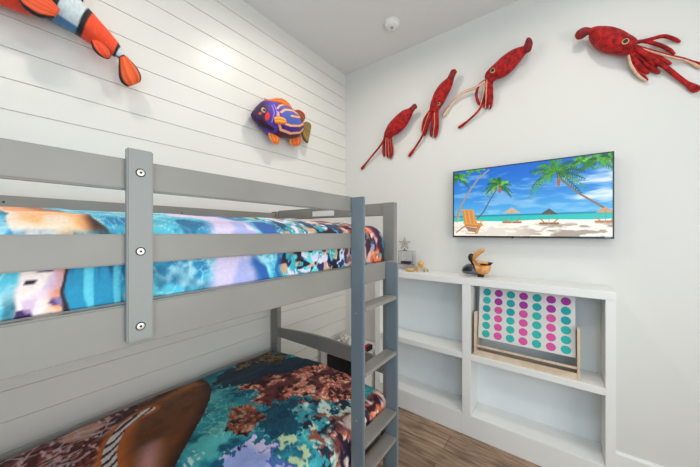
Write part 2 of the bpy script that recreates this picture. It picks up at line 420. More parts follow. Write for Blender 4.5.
ZQ = .598
def q(*uv): return [tuple(onz(uv[i], uv[i+1], ZQ)[:2]) for i in range(0, len(uv), 2)]
def paint_lower(px, py, co):
    wob = .05*(fbm(px*18, py*18, 4)-.5)*2+.02*(fbm(px*60, py*60, 2)-.5)*2; x = px+wob; y = py+.05*(fbm(px*18+60, py*18+9, 4)-.5)*2+.02*(fbm(px*60+31, py*60, 2)-.5)*2
    c = water(px, py)
    D = lambda pl, w: ss(dline(x, y, pl), w, w*.6)
    P = lambda pl: inpoly(x, y, pl).astype(float)
    # deep water
    c = blend(c, P(q(210, 381, 225, 366, 255, 360, 290, 356, 330, 362, 322, 373, 290, 377, 262, 380, 240, 387, 222, 386))*.85, np.array((10, 34, 58)))
    c = blend(c, P(q(268, 405, 310, 401, 332, 408, 315, 422, 300, 432, 283, 442, 264, 431, 261, 418))*.8, np.array((6, 58, 84)))
    # speckled turtle flipper near the wall
    tp = P(q(230, 360, 243, 350, 265, 346, 286, 352, 284, 361, 262, 361, 240, 367)); n = fbm(px*45, py*45, 2)
    c = blend(c, tp, np.where((n > .52)[..., None], (128, 104, 70), (52, 40, 26)))
    # coral ridge and rock
    cr = coral(px, py)
    m = P(q(236, 388, 268, 376, 300, 370, 325, 364, 352, 370, 362, 400, 335, 399, 310, 398, 285, 400, 266, 406, 254, 401, 257, 393)); c = c*(1-m[..., None])+cr*m[..., None]
    m = P(q(228, 421, 233, 408, 245, 402, 258, 406, 262, 418, 255, 429, 240, 434, 230, 431)); c = c*(1-m[..., None])+(cr*.72+np.array((14, 8, 0)))*m[..., None]
    # foaming cells at the front
    m = P(q(296, 404, 318, 398, 362, 398, 362, 455, 330, 452, 312, 436, 300, 424)); foam = water(px+3, py, 1.2); foam = blend(foam, ss(fbm(px*26+7, py*30, 4), .48, .60), (206, 222, 206)); foam = blend(foam, ss(fbm(px*22+47, py*26, 3), .54, .64), (150, 84, 66)); foam = blend(foam, ss(fbm(px*30+87, py*34, 3), .56, .64), (20, 34, 54)); c = c*(1-m[..., None])+foam*m[..., None]
    # pale patches of surf inside the dark water
    c = blend(c, P(q(286, 412, 300, 406, 322, 410, 306, 424))*ss(fbm(px*30+3, py*30, 3), .42, .56)*.85, (120, 196, 200))
    c = blend(c, P(q(268, 444, 282, 432, 300, 436, 306, 455, 294, 462))*ss(fbm(px*34+13, py*34, 3), .44, .56)*.9, (206, 224, 170))
    # right and front side: coral, dark gaps, pale fans
    side = ss(px, .96, 1.0)*ss(py, -1.42, -1.36)
    st = coral(px*.7+2, py*.7); st = blend(st, ss(fbm(px*10+9, py*34, 3), .54, .66), (232, 214, 222)); st = blend(st, ss(fbm(px*9+29, py*30+4, 3), .56, .66), (30, 22, 46))
    st = blend(st, ss(py, -1.18, -1.1)*ss(fbm(px*12, py*12+70, 3), .45, .6), (255, 150, 104)); st = blend(st, ss(fbm(px*15+80, py*15, 2), .66, .75)*.8, (250, 226, 210))
    c = c*(1-side[..., None])+st*side[..., None]
    # dolphin
    m = P(q(222, 475, 232, 450, 247, 438, 262, 436, 280, 447, 296, 475, 300, 500, 225, 500)); dol = blend(np.zeros(x.shape+(3,))+np.array((150, 164, 220.)), ss(fbm(px*7, py*7, 3), .4, .65), (204, 196, 232))
    dol = blend(dol, P(q(268, 440, 290, 446, 305, 480, 290, 476)), (70, 104, 176)); c = c*(1-m[..., None])+dol*m[..., None]
    c = blend(c, D(q(238, 448, 243, 446), .012), (24, 22, 54)); c = blend(c, D(q(256, 452, 272, 450, 284, 458), .004), (80, 84, 150))
    # turtle: patterned skin on the left
    left = P(q(-80, 480, -60, 420, 20, 415, 62, 402, 110, 385, 157, 372, 205, 360, 150, 405, 122, 430, 106, 470, 100, 620, -80, 620))
    d1, d2 = voro(px*15+fbm(px*8, py*8), py*11); sk = np.zeros(x.shape+(3,))+np.array((84, 26, 28.)); sk = blend(sk, ss(fbm(px*50, py*50, 2), .5, .68), (150, 70, 60))
    sk = blend(sk, ss(fbm(px*30, py*70, 2), .6, .72), (240, 196, 196)); sk = blend(sk, ss(fbm(px*4+3, py*4, 2), .46, .6)*.8, (44, 12, 20)); sk = blend(sk, ss(fbm(px*5+33, py*6, 2), .58, .68)*.9, (232, 170, 140)); sk = blend(sk, ss(fbm(px*60+5, py*22, 2), .6, .7)*.8, (240, 200, 200)); sk = blend(sk, ss(d2-d1, .10, .02)*ss(fbm(px*6+70, py*6, 2), .4, .55), (220, 206, 214))
    c = c*(1-left[..., None])+sk*left[..., None]
    # brown shell
    sh = q(150, 398, 196, 371, 207, 377, 212, 388, 210, 400, 202, 420, 188, 444, 172, 475, 166, 560, 100, 640, 108, 470, 112, 440, 126, 416)
    m = inpoly(px, py, sh).astype(float); n = fbm(px*3.2+2, py*3.2+6, 3)
    s = np.zeros(x.shape+(3,))+np.array((124, 70, 30.)); s = blend(s, ss(n, .38, .6), (176, 106, 48)); s = blend(s, ss(fbm(px*30, py*30, 3), .5, .66)*.3, (84, 44, 22)); s = blend(s, ss(dline(px, py, q(150, 398, 196, 371, 207, 377, 212, 388, 210, 400, 202, 420, 188, 444, 172, 475)), .06, .0), (66, 34, 14))
    s = blend(s, ss(dline(px, py, q(150, 450, 146, 475)), .07, .0)*.9, (216, 150, 150)); s = blend(s, ss(dline(px, py, q(128, 425, 122, 440, 120, 470)), .06, .0)*.9, (206, 108, 34))
    c = c*(1-m[..., None])+s*m[..., None]
    # white striped rim
    arc = q(150, 408, 134, 416, 121, 427, 113, 440, 109, 454, 110, 475, 116, 520); dd = dline(px, py, arc); ang = np.arctan2(py-arc[2][1], px-arc[2][0]-.12)
    stripe = (np.sin(px*150+py*110+dd*60) > -.35)[..., None]
    c = blend(c, ss(dd, .05, .03)*.9, (214, 112, 48)); c = np.where((dd < .021)[..., None], np.where(stripe, (246, 236, 226), (70, 36, 60)), c)
    c = blend(c, P(q(186, 460, 200, 448, 206, 452, 194, 468))*(np.sin(py*260) > 0), (210, 236, 232))
    return c

def paint_upper(px, py, co):
    """px: distance across the quilt, py: along the bed; pattern bands read from the foot end back"""
    Y = lambda u: onx(u, 250, 1.03).y
    w1 = fbm(px*9, py*9, 3)-.5; w2 = fbm(px*24+9, py*24, 2)-.5
    yy = py+.05*w1+.012*w2; zz = co[:, 2]; up = ss(zz, 1.395, 1.425)
    def blk(n=3): return np.zeros(px.shape+(n,))
    # faceted aqua water
    d1, d2 = voro(px*22+4*w1, py*17+4*w1)
    c = blk()+np.array((86, 196, 222.)); c = blend(c, ss(fbm(px*16+3, py*14, 4), .48, .62), (36, 140, 190)); c = blend(c, ss(fbm(px*20+33, py*17, 4), .54, .64)*.8, (184, 232, 240)); c = blend(c, ss(d1, .5, .75)*.35, (20, 120, 170))
    c = blend(c, ss(d2-d1, .12, .02)*.55, (210, 244, 248)); c = blend(c, ss(fbm(px*15+61, py*14, 3), .58, .68)*.6, (18, 88, 128))
    def band(a, b, s=.012): return ss(yy, Y(a)-s, Y(a)+s)*(1-ss(yy, Y(b)-s, Y(b)+s))
    # deeper blue cloth right of the turtle
    m = band(66, 122, .006)*(1-up); s = blk()+np.array((28, 146, 188.)); s = blend(s, ss(fbm(px*4, py*60, 2), .5, .62), (12, 92, 136)); s = blend(s, ss(fbm(px*6+7, py*50, 2), .62, .7), (96, 206, 226)); c = c*(1-m[..., None])+s*m[..., None]
    # pale spotted turtle with orange rim
    m = band(21, 65, .004)*(1-up); s = blk()+np.array((250, 232, 228.)); s = blend(s, ss(fbm(px*12+4, yy*20+3, 2), .5, .62)*.75, (246, 172, 120))
    s = blend(s, ss(yy, Y(48), Y(62))*ss(fbm(px*16+14, py*22, 2), .3, .5), (240, 120, 40)); s = blend(s, ss(fbm(px*40+41, yy*55+5, 2)+.22*ss(zz, 1.31, 1.28), .62, .72), (58, 34, 92)); s = blend(s, ss(fbm(px*50+71, yy*60+5, 2), .66, .74), (26, 14, 34)); s = blend(s, ss(fbm(px*20+171, yy*34+5, 2), .6, .7)*.7, (206, 176, 214)); c = c*(1-m[..., None])+s*m[..., None]
    c = blend(c, band(64.5, 69, .0015)*(1-up), (42, 22, 34))
    c = blend(c, band(8, 24, .004)*(1-up)*ss(zz, 1.32, 1.28)*.6, (18, 84, 104))
    # the turtle's back seen above the middle rail: cream, orange, then dark brown
    m = ss(yy+.15*(zz-1.43), Y(5), Y(7))*(1-ss(yy+.9*(zz-1.425), Y(99), Y(103)))*up
    s = blk()+np.array((252, 226, 208.)); s = blend(s, ss(zz+.02*w1, 1.44, 1.462)*.8, (226, 140, 92)); s = blend(s, ss(np.hypot((py-Y(58))*.35, (zz-1.432))+.02*w1, .03, .01)*.8, (250, 186, 116)); s = blend(s, ss(fbm(px*9+4, py*16, 3), .5, .64)*.6, (250, 240, 236)); s = blend(s, ss(yy, Y(68), Y(86))*.85, (206, 122, 70)); s = blend(s, ss(yy, Y(78), Y(92)), (58, 32, 24)); s = blend(s, ss(yy, Y(30), Y(60))*ss(zz+.01*w1, 1.452, 1.462)*.8, (150, 84, 58)); c = c*(1-m[..., None])+s*m[..., None]
    # lavender dolphin
    m = band(214, 262, .02); s = blk()+np.array((216, 204, 234.)); s = blend(s, ss(fbm(px*9+4, yy*12, 2), .5, .68)*.8, (160, 170, 226)); s = blend(s, ss(fbm(px*20+4, yy*22+40, 2), .62, .72)*.7, (244, 232, 244)); c = c*(1-m[..., None])+s*m[..., None]
    c = blend(c, band(256, 286, .02)*ss(fbm(px*12, yy*16+2, 2), .38, .52), (36, 96, 170))
    # reef: teal, dark hollows, sandy rock, pale fans
    m = band(283, 520, .015); s = water(px+7, yy, 1.1)*1.12; s = blend(s, ss(fbm(px*24+1, yy*34, 2), .54, .62), (40, 44, 100)); s = blend(s, ss(fbm(px*22+31, yy*36, 3), .55, .61), (206, 166, 134)); s = blend(s, ss(fbm(px*30+61, yy*34, 3), .57, .63), (222, 222, 244)); s = blend(s, ss(fbm(px*34+91, yy*40, 2), .62, .7), (24, 20, 40))
    s = blend(s, ss(np.hypot(np.mod(py+10, .13)-.065, (zz-1.44)*1.5), .024, .017)*up, (14, 70, 108))
    c = c*(1-m[..., None])+s*m[..., None]
    # coral at the foot end
    m = ss(yy, -1.36, -1.26)*(.35+.65*ss(fbm(px*20, py*20, 2), .4, .5)); s = coral(px*.6, py*.6); s = blend(s, ss(fbm(px*14+1, py*22, 3), .46, .58)*.85, (226, 178, 166)); s = blend(s, ss(fbm(px*12+50, py*20, 3), .55, .62), (58, 28, 54))
    s = blend(s, ss(py, -1.10, -1.04)*ss(fbm(px*13, py*10+5, 2), .36, .5), (56, 26, 58)); s = blend(s, ss(np.hypot((py+1.06)*1.0, zz-1.29)+.03*w2, .055, .03), (244, 120, 56)); s = blend(s, ss(py, -.985, -.97), (34, 18, 32))
    c = c*(1-m[..., None])+s*m[..., None]
    return c

def zlow(x, y):
    return .570+.034*math.sin(PI*min(max((x-.1)/.95, 0), 1))
ql = quilt('quilt', .075, 1.05, YE+.05, -.943, .466, lambda y: .40+.075*float(ss(np.array(y), -1.3, -1.0)), zlow, .062, 520, 170, paint_lower, inner=.03, zin=.466)
tag(ql, 'sea-life printed quilt with brown turtle and coral covering the lower bunk', 'quilt')
def zup(x, y): return 1.440+.032*math.sin(PI*min(max((x-.1)/.92, 0), 1))
qu = quilt('quilt', .088, 1.03, YE+.05, -.94, 1.264, lambda y: 1.264, zup, .085, 860, 46, paint_upper)
tag(qu, 'sea-life printed quilt in turquoise and orange behind the guard rails of the upper bunk', 'quilt')

# ================================================================== BUILT-IN SHELF
S = -.2176; sh = thing('cubby_shelf', 'low white painted cubby shelf with four open compartments against the back wall', 'shelf', (1.25, -.11, 0))
W_ = M['shelf']; XL, XR = .490, 1.9935
part('top_board', W_, sh, XL-.004, XR+.002, S-.002, -.001, 1.046, 1.0931, .003)
part('side_panel', W_, sh, XL, XL+.05, S, -.001, 0, 1.046, .002)
part('side_panel', W_, sh, 1.9515, XR, S, -.001, 0, 1.046, .002)
part('divider', W_, sh, 1.2069, 1.2625, S, -.001, 0, 1.046, .002)
for (a, b) in ((XL+.05, 1.2069), (1.2625, 1.9515)):
    part('shelf_board', W_, sh, a, b, S, -.012, .527, .5673, .002)
    part('shelf_board', W_, sh, a, b, S, -.012, 0, .1459, .002)
    part('back_panel', M['shelfback'], sh, a, b, -.012, -.001, 0, 1.046, 0)

# ================================================================== TELEVISION
TY = -.06; tv = thing('television', 'flat black television showing a palm beach, mounted on the back wall', 'television', (1.55, -.03, 1.63))
x0, x1, z0, z1 = 1.0985, 2.0035, 1.3735, 1.8765
part('mount', M['black'], tv, 1.40, 1.70, -.022, -.001, 1.53, 1.73, .002)
MB().box(x0, x1, TY, -.022, z0, z1).build('casing', M['black'], tv, bev=.003)
mb = MB(); mb.box(x0, x1, TY-.004, TY, z0, z0+.012); mb.box(x0, x1, TY-.004, TY, z1-.006, z1); mb.box(x0, x0+.007, TY-.004, TY, z0+.012, z1-.006); mb.box(x1-.007, x1, TY-.004, TY, z0+.012, z1-.006)
bz = mb.build('bezel', M['black'], tv)
NX, NZ = 560, 310
gx, gz = np.meshgrid(np.linspace(x0+.007, x1-.007, NX), np.linspace(z0+.012, z1-.006, NZ))
X = gx.ravel(); Z = gz.ravel()
def t(*a): return [(lambda p: (p.x, p.z))(ony(430+a[i]/3.3333, 140+a[i+1]/3.3333, TY-.001)) for i in range(0, len(a), 2)]
hz = t(300, 246)[0][1]
k = np.clip((Z-hz)/(z1-hz), 0, 1)[:, None]
c = np.array((92, 184, 236.))*(1-k)**1.5+np.array((14, 104, 206.))*(1-(1-k)**1.5)
cl = ss(fbm(X*4+2, Z*16, 4), .48, .68)*ss(X, 1.45, 1.9)*ss(Z, 1.52, 1.6)*ss(Z, 1.84, 1.74); c = blend(c, cl*.9, (236, 244, 250))
c = blend(c, ss(fbm(X*5+12, Z*22, 4), .52, .7)*.35*ss(Z, 1.5, 1.55), (220, 236, 248))
c = blend(c, Z < hz, (28, 142, 176)); s0 = t(300, 252)[0][1]; c = blend(c, ss(Z, s0+.003, s0-.003), (40, 196, 186)); s1 = t(300, 268)[0][1]
c = blend(c, ss(Z+.003*np.sin(X*14), s1+.002, s1-.002), (250, 244, 232))
sand = (Z < s1).astype(float)
c = blend(c, sand*ss(fbm(X*16, Z*60, 3), .46, .6)*(.2+.55*ss(X, 1.45, 1.75))*ss(Z, s1-.01, s1-.04), (150, 132, 116)); c = blend(c, sand*ss(X, 1.15, 1.0)*.4, (206, 160, 120))
def stroke(pl, w0, w1, col, jit=0):
    global c
    n = len(pl)-1
    for i in range(n):
        for s_ in range(6):
            a = (i+s_/6)/n; b = (i+(s_+1)/6)/n
            p = [pl[i][j]+(pl[i+1][j]-pl[i][j])*s_/6 for j in (0, 1)]; q_ = [pl[i][j]+(pl[i+1][j]-pl[i][j])*(s_+1)/6 for j in (0, 1)]
            w = w0+(w1-w0)*a; sel = (np.abs(X-(p[0]+q_[0])/2) < .06) & (np.abs(Z-(p[1]+q_[1])/2) < .06)
            if sel.any():
                d = dline(X[sel], Z[sel], [p, q_]); c[sel] = blend(c[sel], ss(d, w, w*.5), col)
def frond(cx, cy, ang, L, droop, col):
    pts = []; 
    for i in range(7):
        s_ = i/6; pts.append((cx+math.cos(ang)*L*s_, cy+math.sin(ang)*L*s_-droop*s_*s_))
    stroke(pts, .0045, .002, col)
    for i in range(1, 7):
        px_, pz_ = pts[i]
        for sg in (-1, 1):
            for h_ in (0, .5):
                bx = px_+(pts[i-1][0]-px_)*h_; bz_ = pz_+(pts[i-1][1]-pz_)*h_
                a2 = math.atan2(pts[i][1]-pts[i-1][1], pts[i][0]-pts[i-1][0])+sg*.9; l2 = L*.24*(1.15-i/7)
                cc = [v*random.uniform(.75, 1.25) for v in col]
                stroke([(bx, bz_), (bx+math.cos(a2)*l2, bz_+math.sin(a2)*l2-l2*.35)], .003, .0012, cc)
def palm(cx, cy, R, n, seed):
    random.seed(seed)
    for i in range(n):
        a = -.5+i/(n-1)*(PI+1.0)+random.uniform(-.12, .12)
        frond(cx, cy, a, R*random.uniform(.8, 1.1), R*random.uniform(.25, .5), random.choice([(40, 120, 34), (74, 158, 44), (112, 186, 58), (26, 90, 34)]))
tp = t(88, 260, 105, 215, 132, 170, 160, 130, 196, 100); stroke(tp, .010, .006, (158, 150, 134))
for (u, v, R, n, sd) in ((96, 128, .09, 9, 3), (150, 96, .06, 7, 4), (560, 68, .10, 11, 5), (505, 70, .06, 8, 8), (600, 62, .07, 7, 9)):
    p = t(u, v)[0]; palm(p[0], p[1], R, n, sd)
stroke(t(158, 262, 180, 238, 200, 200, 222, 165), .0055, .004, (104, 84, 62)); p = t(228, 150)[0]; palm(p[0], p[1], .092, 13, 11)
stroke(t(232, 162, 232, 174), .011, .008, (190, 96, 50))
stroke(t(605, 240, 560, 214, 500, 180, 460, 150, 422, 118), .008, .0055, (142, 112, 84)); p = t(418, 106)[0]; palm(p[0], p[1], .145, 17, 21)
stroke(t(428, 134, 429, 152), .010, .007, (176, 92, 52))
def parasol(u, v, r, col, lcol):
    global c
    a = t(u-r, v+8, u, v-12, u+r, v+8); m = inpoly(X, Z, a); c = blend(c, m, col); stroke(t(u, v, u, v+38), .0016, .0016, (150, 120, 90))
    for s_ in (-1, 1):
        stroke(t(u+s_*4, v+38, u+s_*r*.95, v+38), .0085, .0085, lcol); stroke(t(u+s_*r*.55, v+34, u+s_*r*.95, v+22), .0035, .0035, lcol)
parasol(273, 236, 31, (206, 182, 150), (176, 118, 70)); parasol(397, 240, 31, (86, 84, 80), (156, 104, 62)); parasol(585, 234, 34, (206, 160, 112), (190, 124, 72))
cc = (224, 158, 84)
c = blend(c, inpoly(X, Z, t(106, 234, 146, 236, 158, 282, 116, 280)), (214, 142, 70)); c = blend(c, inpoly(X, Z, t(112, 274, 176, 278, 168, 292, 118, 288)), (206, 134, 62))
c = blend(c, inpoly(X, Z, t(116, 288, 160, 294, 150, 308, 128, 304))*.7, (128, 84, 48)); stroke(t(118, 286, 88, 308), .0055, .0055, (206, 132, 66)); stroke(t(166, 288, 156, 312), .0055, .005, (196, 122, 56))
for i in range(6): stroke(t(108+i*7, 236-abs(i-2.5)*.2, 116+i*6.6, 280), .0042, .0042, (232, 172, 98) if i % 2 else (206, 138, 66))
stroke(t(104, 232, 146, 234), .004, .004, cc); stroke(t(112, 276, 175, 284), .007, .007, cc); stroke(t(120, 284, 90, 306), .004, .004, (182, 116, 54)); stroke(t(160, 288, 152, 312), .004, .004, (182, 116, 54)); stroke(t(100, 262, 92, 262), .004, .004, cc); stroke(t(140, 268, 180, 270), .0045, .0045, cc); stroke(t(172, 270, 150, 312, 118, 312), .004, .003, (206, 140, 72)); stroke(t(100, 240, 92, 275), .004, .003, cc)
fs = [(j*NX+i, j*NX+i+1, (j+1)*NX+i+1, (j+1)*NX+i) for j in range(NZ-1) for i in range(NX-1)]
me = bpy.data.meshes.new('screen'); o0 = tv.location
me.from_pydata([(a-o0.x, TY-.0012-o0.y, b-o0.z) for a, b in zip(X, Z)], [], fs); set_print(me, lin(np.clip(c, 0, 255)))
link('screen', me, M['screen'], tv)
mb = MB()
for k in range(8): mb.box(1.508+k*.0052, 1.5115+k*.0052, TY-.0048, TY-.0038, z0+.0045, z0+.0085)
mb.build('logo', M['silver'], tv)
mb = MB()
for k in range(5): mb.box(1.965+k*.0052, 1.9685+k*.0052, TY-.0048, TY-.0038, z0+.0045, z0+.0085)
mb.build('logo', M['silver'], tv)
MB().box(1.49, 1.50, TY-.006, TY, z0-.004, z0).build('sensor', M['black'], tv)

# ================================================================== SMOKE DETECTOR
sd = thing('smoke_detector', 'small round white smoke detector on the ceiling', 'smoke detector', (.725, -.35, H))
mb = MB(); c0 = Vector((.725, -.35, 0))
prof = [(.0, .036), (.03, .036), (.045, .033), (.052, .024), (.054, .012), (.054, .0)]
def lathe(prof, c0, zf, n=40):
    vs = [(c0.x+r*math.cos(2*PI*i/n), c0.y+r*math.sin(2*PI*i/n), zf(h)) for (r, h) in prof for i in range(n)]
    return vs, [(j*n+i, j*n+(i+1) % n, (j+1)*n+(i+1) % n, (j+1)*n+i) for j in range(len(prof)-1) for i in range(n)]
mb.add(*lathe([(.0005, .036)]+prof[1:], c0, lambda h: H-h)); mb.build('cover', M['trim'], sd, sm=True)
mb = MB(); mb.add(*lathe([(.0005, .006), (.062, .006), (.063, 0)], c0, lambda h: H-h)); mb.build('base', M['trim'], sd, sm=False)
mb = MB(); mb.cyl((.725, -.35, H-.036), (.725, -.35, H-.0385), .012); mb.build('button', M['silver'], sd)
MB().ball((.705, -.372, H-.036), .0022).build('indicator_light', M['gdot'], sd)

# ================================================================== PLUSH TOYS ON THE WALLS
def loft(name, st, wall, off, paint=None, m=None, parent=None, nst=70, nr=36, sm=True):
    """st: (top point, bottom point, half thickness) read on the wall; off: distance of the toy's middle from the wall"""
    # smooth interpolation
    A = np.array([list(a)+list(b)+[h] for (a, b, h) in st], float); n = len(A); tt = np.linspace(0, n-1, nst)
    def cr(t_):
        i = min(int(t_), n-2); f = t_-i; p0, p1, p2, p3 = A[max(i-1, 0)], A[i], A[i+1], A[min(i+2, n-1)]
        return .5*(2*p1+(p2-p0)*f+(2*p0-5*p1+4*p2-p3)*f*f+(3*p1-p0-3*p2+p3)*f**3)
    vs = []; UV = []
    for t_ in tt:
        r = cr(t_); h = max(r[4], .0015)
        for k in range(nr):
            a = 2*PI*k/nr; w = .5+.5*math.cos(a); u = r[2]+(r[0]-r[2])*w; v = r[3]+(r[1]-r[3])*w
            d = off+h*math.sin(a)
            p = wall(u, v, off); nn = wall.n
            vs.append(p+nn*(h*math.sin(a))); UV.append((u, v, w, t_/(n-1)))
    fs = [(j*nr+i, j*nr+(i+1) % nr, (j+1)*nr+(i+1) % nr, (j+1)*nr+i) for j in range(nst-1) for i in range(nr)]
    fs += [tuple(range(nr))[::-1], tuple((nst-1)*nr+i for i in range(nr))]
    o0 = parent.location if parent is not None else Vector((0, 0, 0))
    me = bpy.data.meshes.new(name); me.from_pydata([tuple(p-o0) for p in vs], [], fs)
    bm = bmesh.new(); bm.from_mesh(me); bmesh.ops.recalc_face_normals(bm, faces=bm.faces); bm.to_mesh(me); bm.free(); smooth(me)
    if paint: set_print(me, lin(np.clip(paint(*np.array(UV).T), 0, 255)))
    return link(name, me, m or M['plush'], parent)
class LW:      # shiplap wall
    n = Vector((1, 0, 0))
    def __call__(s, u, v, d): return onx(u, v, d)
class BW:      # television wall
    n = Vector((0, -1, 0))
    def __call__(s, u, v, d): return ony(u, v, -d)
LW, BW = LW(), BW()

# ---- clownfish
ORG, BLK, WHT = (240, 74, 28), (14, 12, 18), (206, 216, 220)
cf = thing('clownfish_plush', 'large orange, white and black clownfish plush hung high on the shiplap wall', 'plush fish', onx(70, 20, .09))
st = [((-62, -54), (-60, -50), .01), ((-48, -76), (-55, -34), .05), ((-20, -84), (-38, -10), .075), ((15, -70), (-5, 2), .085), ((45, -44), (22, 12), .085), ((62, -20), (44, 15.5), .08), ((78, 0), (59, 23.4), .07),
      ((88, 10), (75, 32.5), .06), ((101.6, 24.4), (90, 42.7), .05), ((112, 36), (102, 50), .036), ((118, 43), (112, 55.5), .026), ((124, 54), (117, 57), .017), ((126, 57.5), (119, 58.5), .014)]
def pclown(u, v, w, s):
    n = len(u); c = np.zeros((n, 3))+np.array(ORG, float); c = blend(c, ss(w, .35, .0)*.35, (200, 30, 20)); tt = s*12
    bend = (w-.5)**2*1.0
    def band(a, b, shift=0):
        nonlocal c
        x_ = tt+shift-bend*.5
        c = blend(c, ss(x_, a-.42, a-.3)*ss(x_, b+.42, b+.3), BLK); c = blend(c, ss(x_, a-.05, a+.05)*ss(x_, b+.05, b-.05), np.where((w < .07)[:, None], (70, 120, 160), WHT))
    band(1.7, 2.4); band(5.4, 6.9); band(10.3, 11.2); sp = fbm(u*.6, v*.6, 2); return c*(.92+.16*sp[:, None])
loft('body', st, LW, .09, pclown, parent=cf, nst=150, nr=48)
def fin(name, st, wall, off, core, edge, parent, rays=0, nst=40, ew=.12):
    def pf(u, v, w, s):
        c = np.zeros((len(u), 3))+np.array(core, float)
        if rays: c = blend(c, (np.sin(w*rays) > .2)*.35, [x*.6 for x in core]); c = blend(c, (np.sin(w*rays*1.0+2) > .7)*.5, [min(255, x*1.25+20) for x in core])
        e = np.minimum(np.minimum(w, 1-w), (1-s)*1.0); return blend(c, ss(e, ew, ew*.7), edge)
    return loft(name, st, wall, off, pf, parent=parent, nst=nst, nr=36)
fin('tail_fin', [((126, 56), (119, 58), .012), ((131, 61), (118.5, 68), .02), ((137, 68), (119, 77), .022), ((141, 76), (122, 83), .018), ((140.5, 81.5), (127, 86.5), .008), ((137, 83.5), (130, 86), .003)], LW, .09, (242, 92, 34), BLK, cf, rays=60)
fin('anal_fin', [((91, 40.5), (96, 40), .004), ((91.2, 43), (103, 44), .012), ((93, 49), (109, 50), .016), ((98, 54.5), (111, 55), .014), ((103, 57.6), (110.5, 57.5), .008), ((106, 58.8), (109, 59), .003)], LW, .115, (238, 72, 30), BLK, cf, rays=30)
fin('pectoral_fin', [((60, 10), (54, 18), .014), ((52, 0), (46.6, 18.3), .02), ((42, -9), (36.5, 16.3), .022), ((32, -13), (24, 8), .02), ((22, -12), (18, -1), .01), ((18, -9), (17, -6), .003)], LW, .16, (240, 84, 36), BLK, cf, rays=34)
fin('dorsal_fin', [((30, -62), (40, -40), .012), ((44, -62), (50, -34), .016), ((62, -48), (64, -18), .016), ((76, -28), (76, -6), .013), ((84, -8), (83, 4), .005)], LW, .09, ORG, BLK, cf, rays=0)
p = onx(-28, -60, .16); MB().ball(p, .02, (.5, 1, 1)).build('eye', M['black'], cf, sm=True)

# ---- butterfly fish
def z5(x, y): return (240+x/6.675, 85+y/6.675)
bf = thing('tropical_fish_plush', 'round purple and orange striped tropical fish plush on the shiplap wall above the bunk', 'plush fish', onx(282, 119, .09))
bst = [((75, 188), (78, 205), .008), ((92, 165), (92, 232), .028), ((120, 132), (120, 262), .045), ((158, 104), (160, 300), .062), ((215, 112), (215, 335), .075), ((280, 132), (278, 352), .078), ((335, 158), (335, 358), .068), ((378, 195), (380, 350), .05), ((405, 235), (405, 330), .03), ((420, 255), (418, 318), .016)]
bst = [(z5(*a), z5(*b), h) for a, b, h in bst]
def pbf(u, v, w, s):
    x = (u-240)*6.675; y = (v-85)*6.675; n = len(u)
    c = np.zeros((n, 3))+np.array((72, 92, 176.))
    c = blend(c, ss(y-(.02*x), 268, 276), (62, 16, 128)); c = blend(c, ss(x, 262, 225)*.0, (0, 0, 0))
    c = blend(c, ss(dline(x, y, [(160, 100), (220, 112), (285, 128), (345, 160), (385, 205), (412, 260), (385, 335), (330, 360), (270, 352), (215, 330)]), 26, 16), (70, 16, 40))
    hd = ss(x+.1*(y-200), 240, 222); c = blend(c, hd, (92, 42, 170)); c = blend(c, hd*ss(np.sin(x*.16+y*.10), .2, .7), (54, 60, 150)); c = blend(c, ss(x, 190, 120)*.85, (56, 22, 60)); c = blend(c, ss(np.hypot(x-150, (y-222)*.5), 16, 10), (232, 48, 34))
    c = blend(c, ss(dline(x, y, [(120, 240), (150, 275), (195, 305)]), 11, 6), (44, 10, 26)); c = blend(c, ss(np.hypot(x-112, y-200), 12, 6), (230, 110, 60))
    PE = (250, 176, 122)
    for pl, wd in (([(212, 172), (235, 150), (268, 140), (300, 140)], 6), ([(232, 198), (262, 180), (320, 182), (378, 208)], 7), ([(300, 222), (350, 226), (398, 220)], 6), ([(238, 268), (300, 286), (365, 284), (412, 262)], 7), ([(212, 200), (214, 260), (240, 310), (310, 332), (380, 325), (405, 300)], 7)):
        c = blend(c, ss(dline(x, y, pl), wd+2, wd-2), PE)
    for pl in ([(195, 140), (205, 200), (196, 255)], [(180, 150), (188, 200), (178, 260)]): c = blend(c, ss(dline(x, y, pl), 4, 2), (150, 128, 226))
    return c
loft('body', bst, LW, .08, pbf, parent=bf, nst=260, nr=200)
Z5 = lambda L_: [(z5(*a), z5(*b), h) for a, b, h in L_]
OR2 = (240, 120, 40)
fin('dorsal_fin', Z5([((163, 88), (168, 108), .004), ((195, 96), (200, 116), .012), ((240, 88), (242, 122), .014), ((285, 92), (290, 140), .014), ((325, 122), (325, 158), .012), ((350, 160), (345, 172), .004)]), LW, .08, OR2, (206, 60, 26), bf, rays=12)
fin('dorsal_fin', Z5([((362, 168), (366, 190), .004), ((395, 166), (382, 210), .012), ((428, 190), (398, 235), .014), ((434, 220), (408, 248), .01), ((424, 246), (414, 256), .003)]), LW, .07, (150, 66, 34), (226, 96, 32), bf, rays=12)
fin('pelvic_fin', Z5([((190, 318), (262, 350), .01), ((194, 345), (266, 362), .014), ((210, 375), (260, 382), .012), ((232, 396), (252, 398), .004)]), LW, .09, (238, 108, 34), (250, 150, 60), bf, rays=16)
fin('anal_fin', Z5([((335, 352), (408, 338), .01), ((330, 380), (410, 370), .016), ((345, 400), (400, 395), .012), ((365, 408), (385, 406), .004)]), LW, .07, (226, 98, 36), (250, 150, 60), bf, rays=16)
fin('pectoral_fin', Z5([((228, 214), (232, 254), .006), ((260, 208), (262, 264), .014), ((300, 226), (300, 262), .012), ((306, 240), (306, 256), .003)]), LW, .155, (244, 150, 46), (236, 90, 40), bf, rays=14)
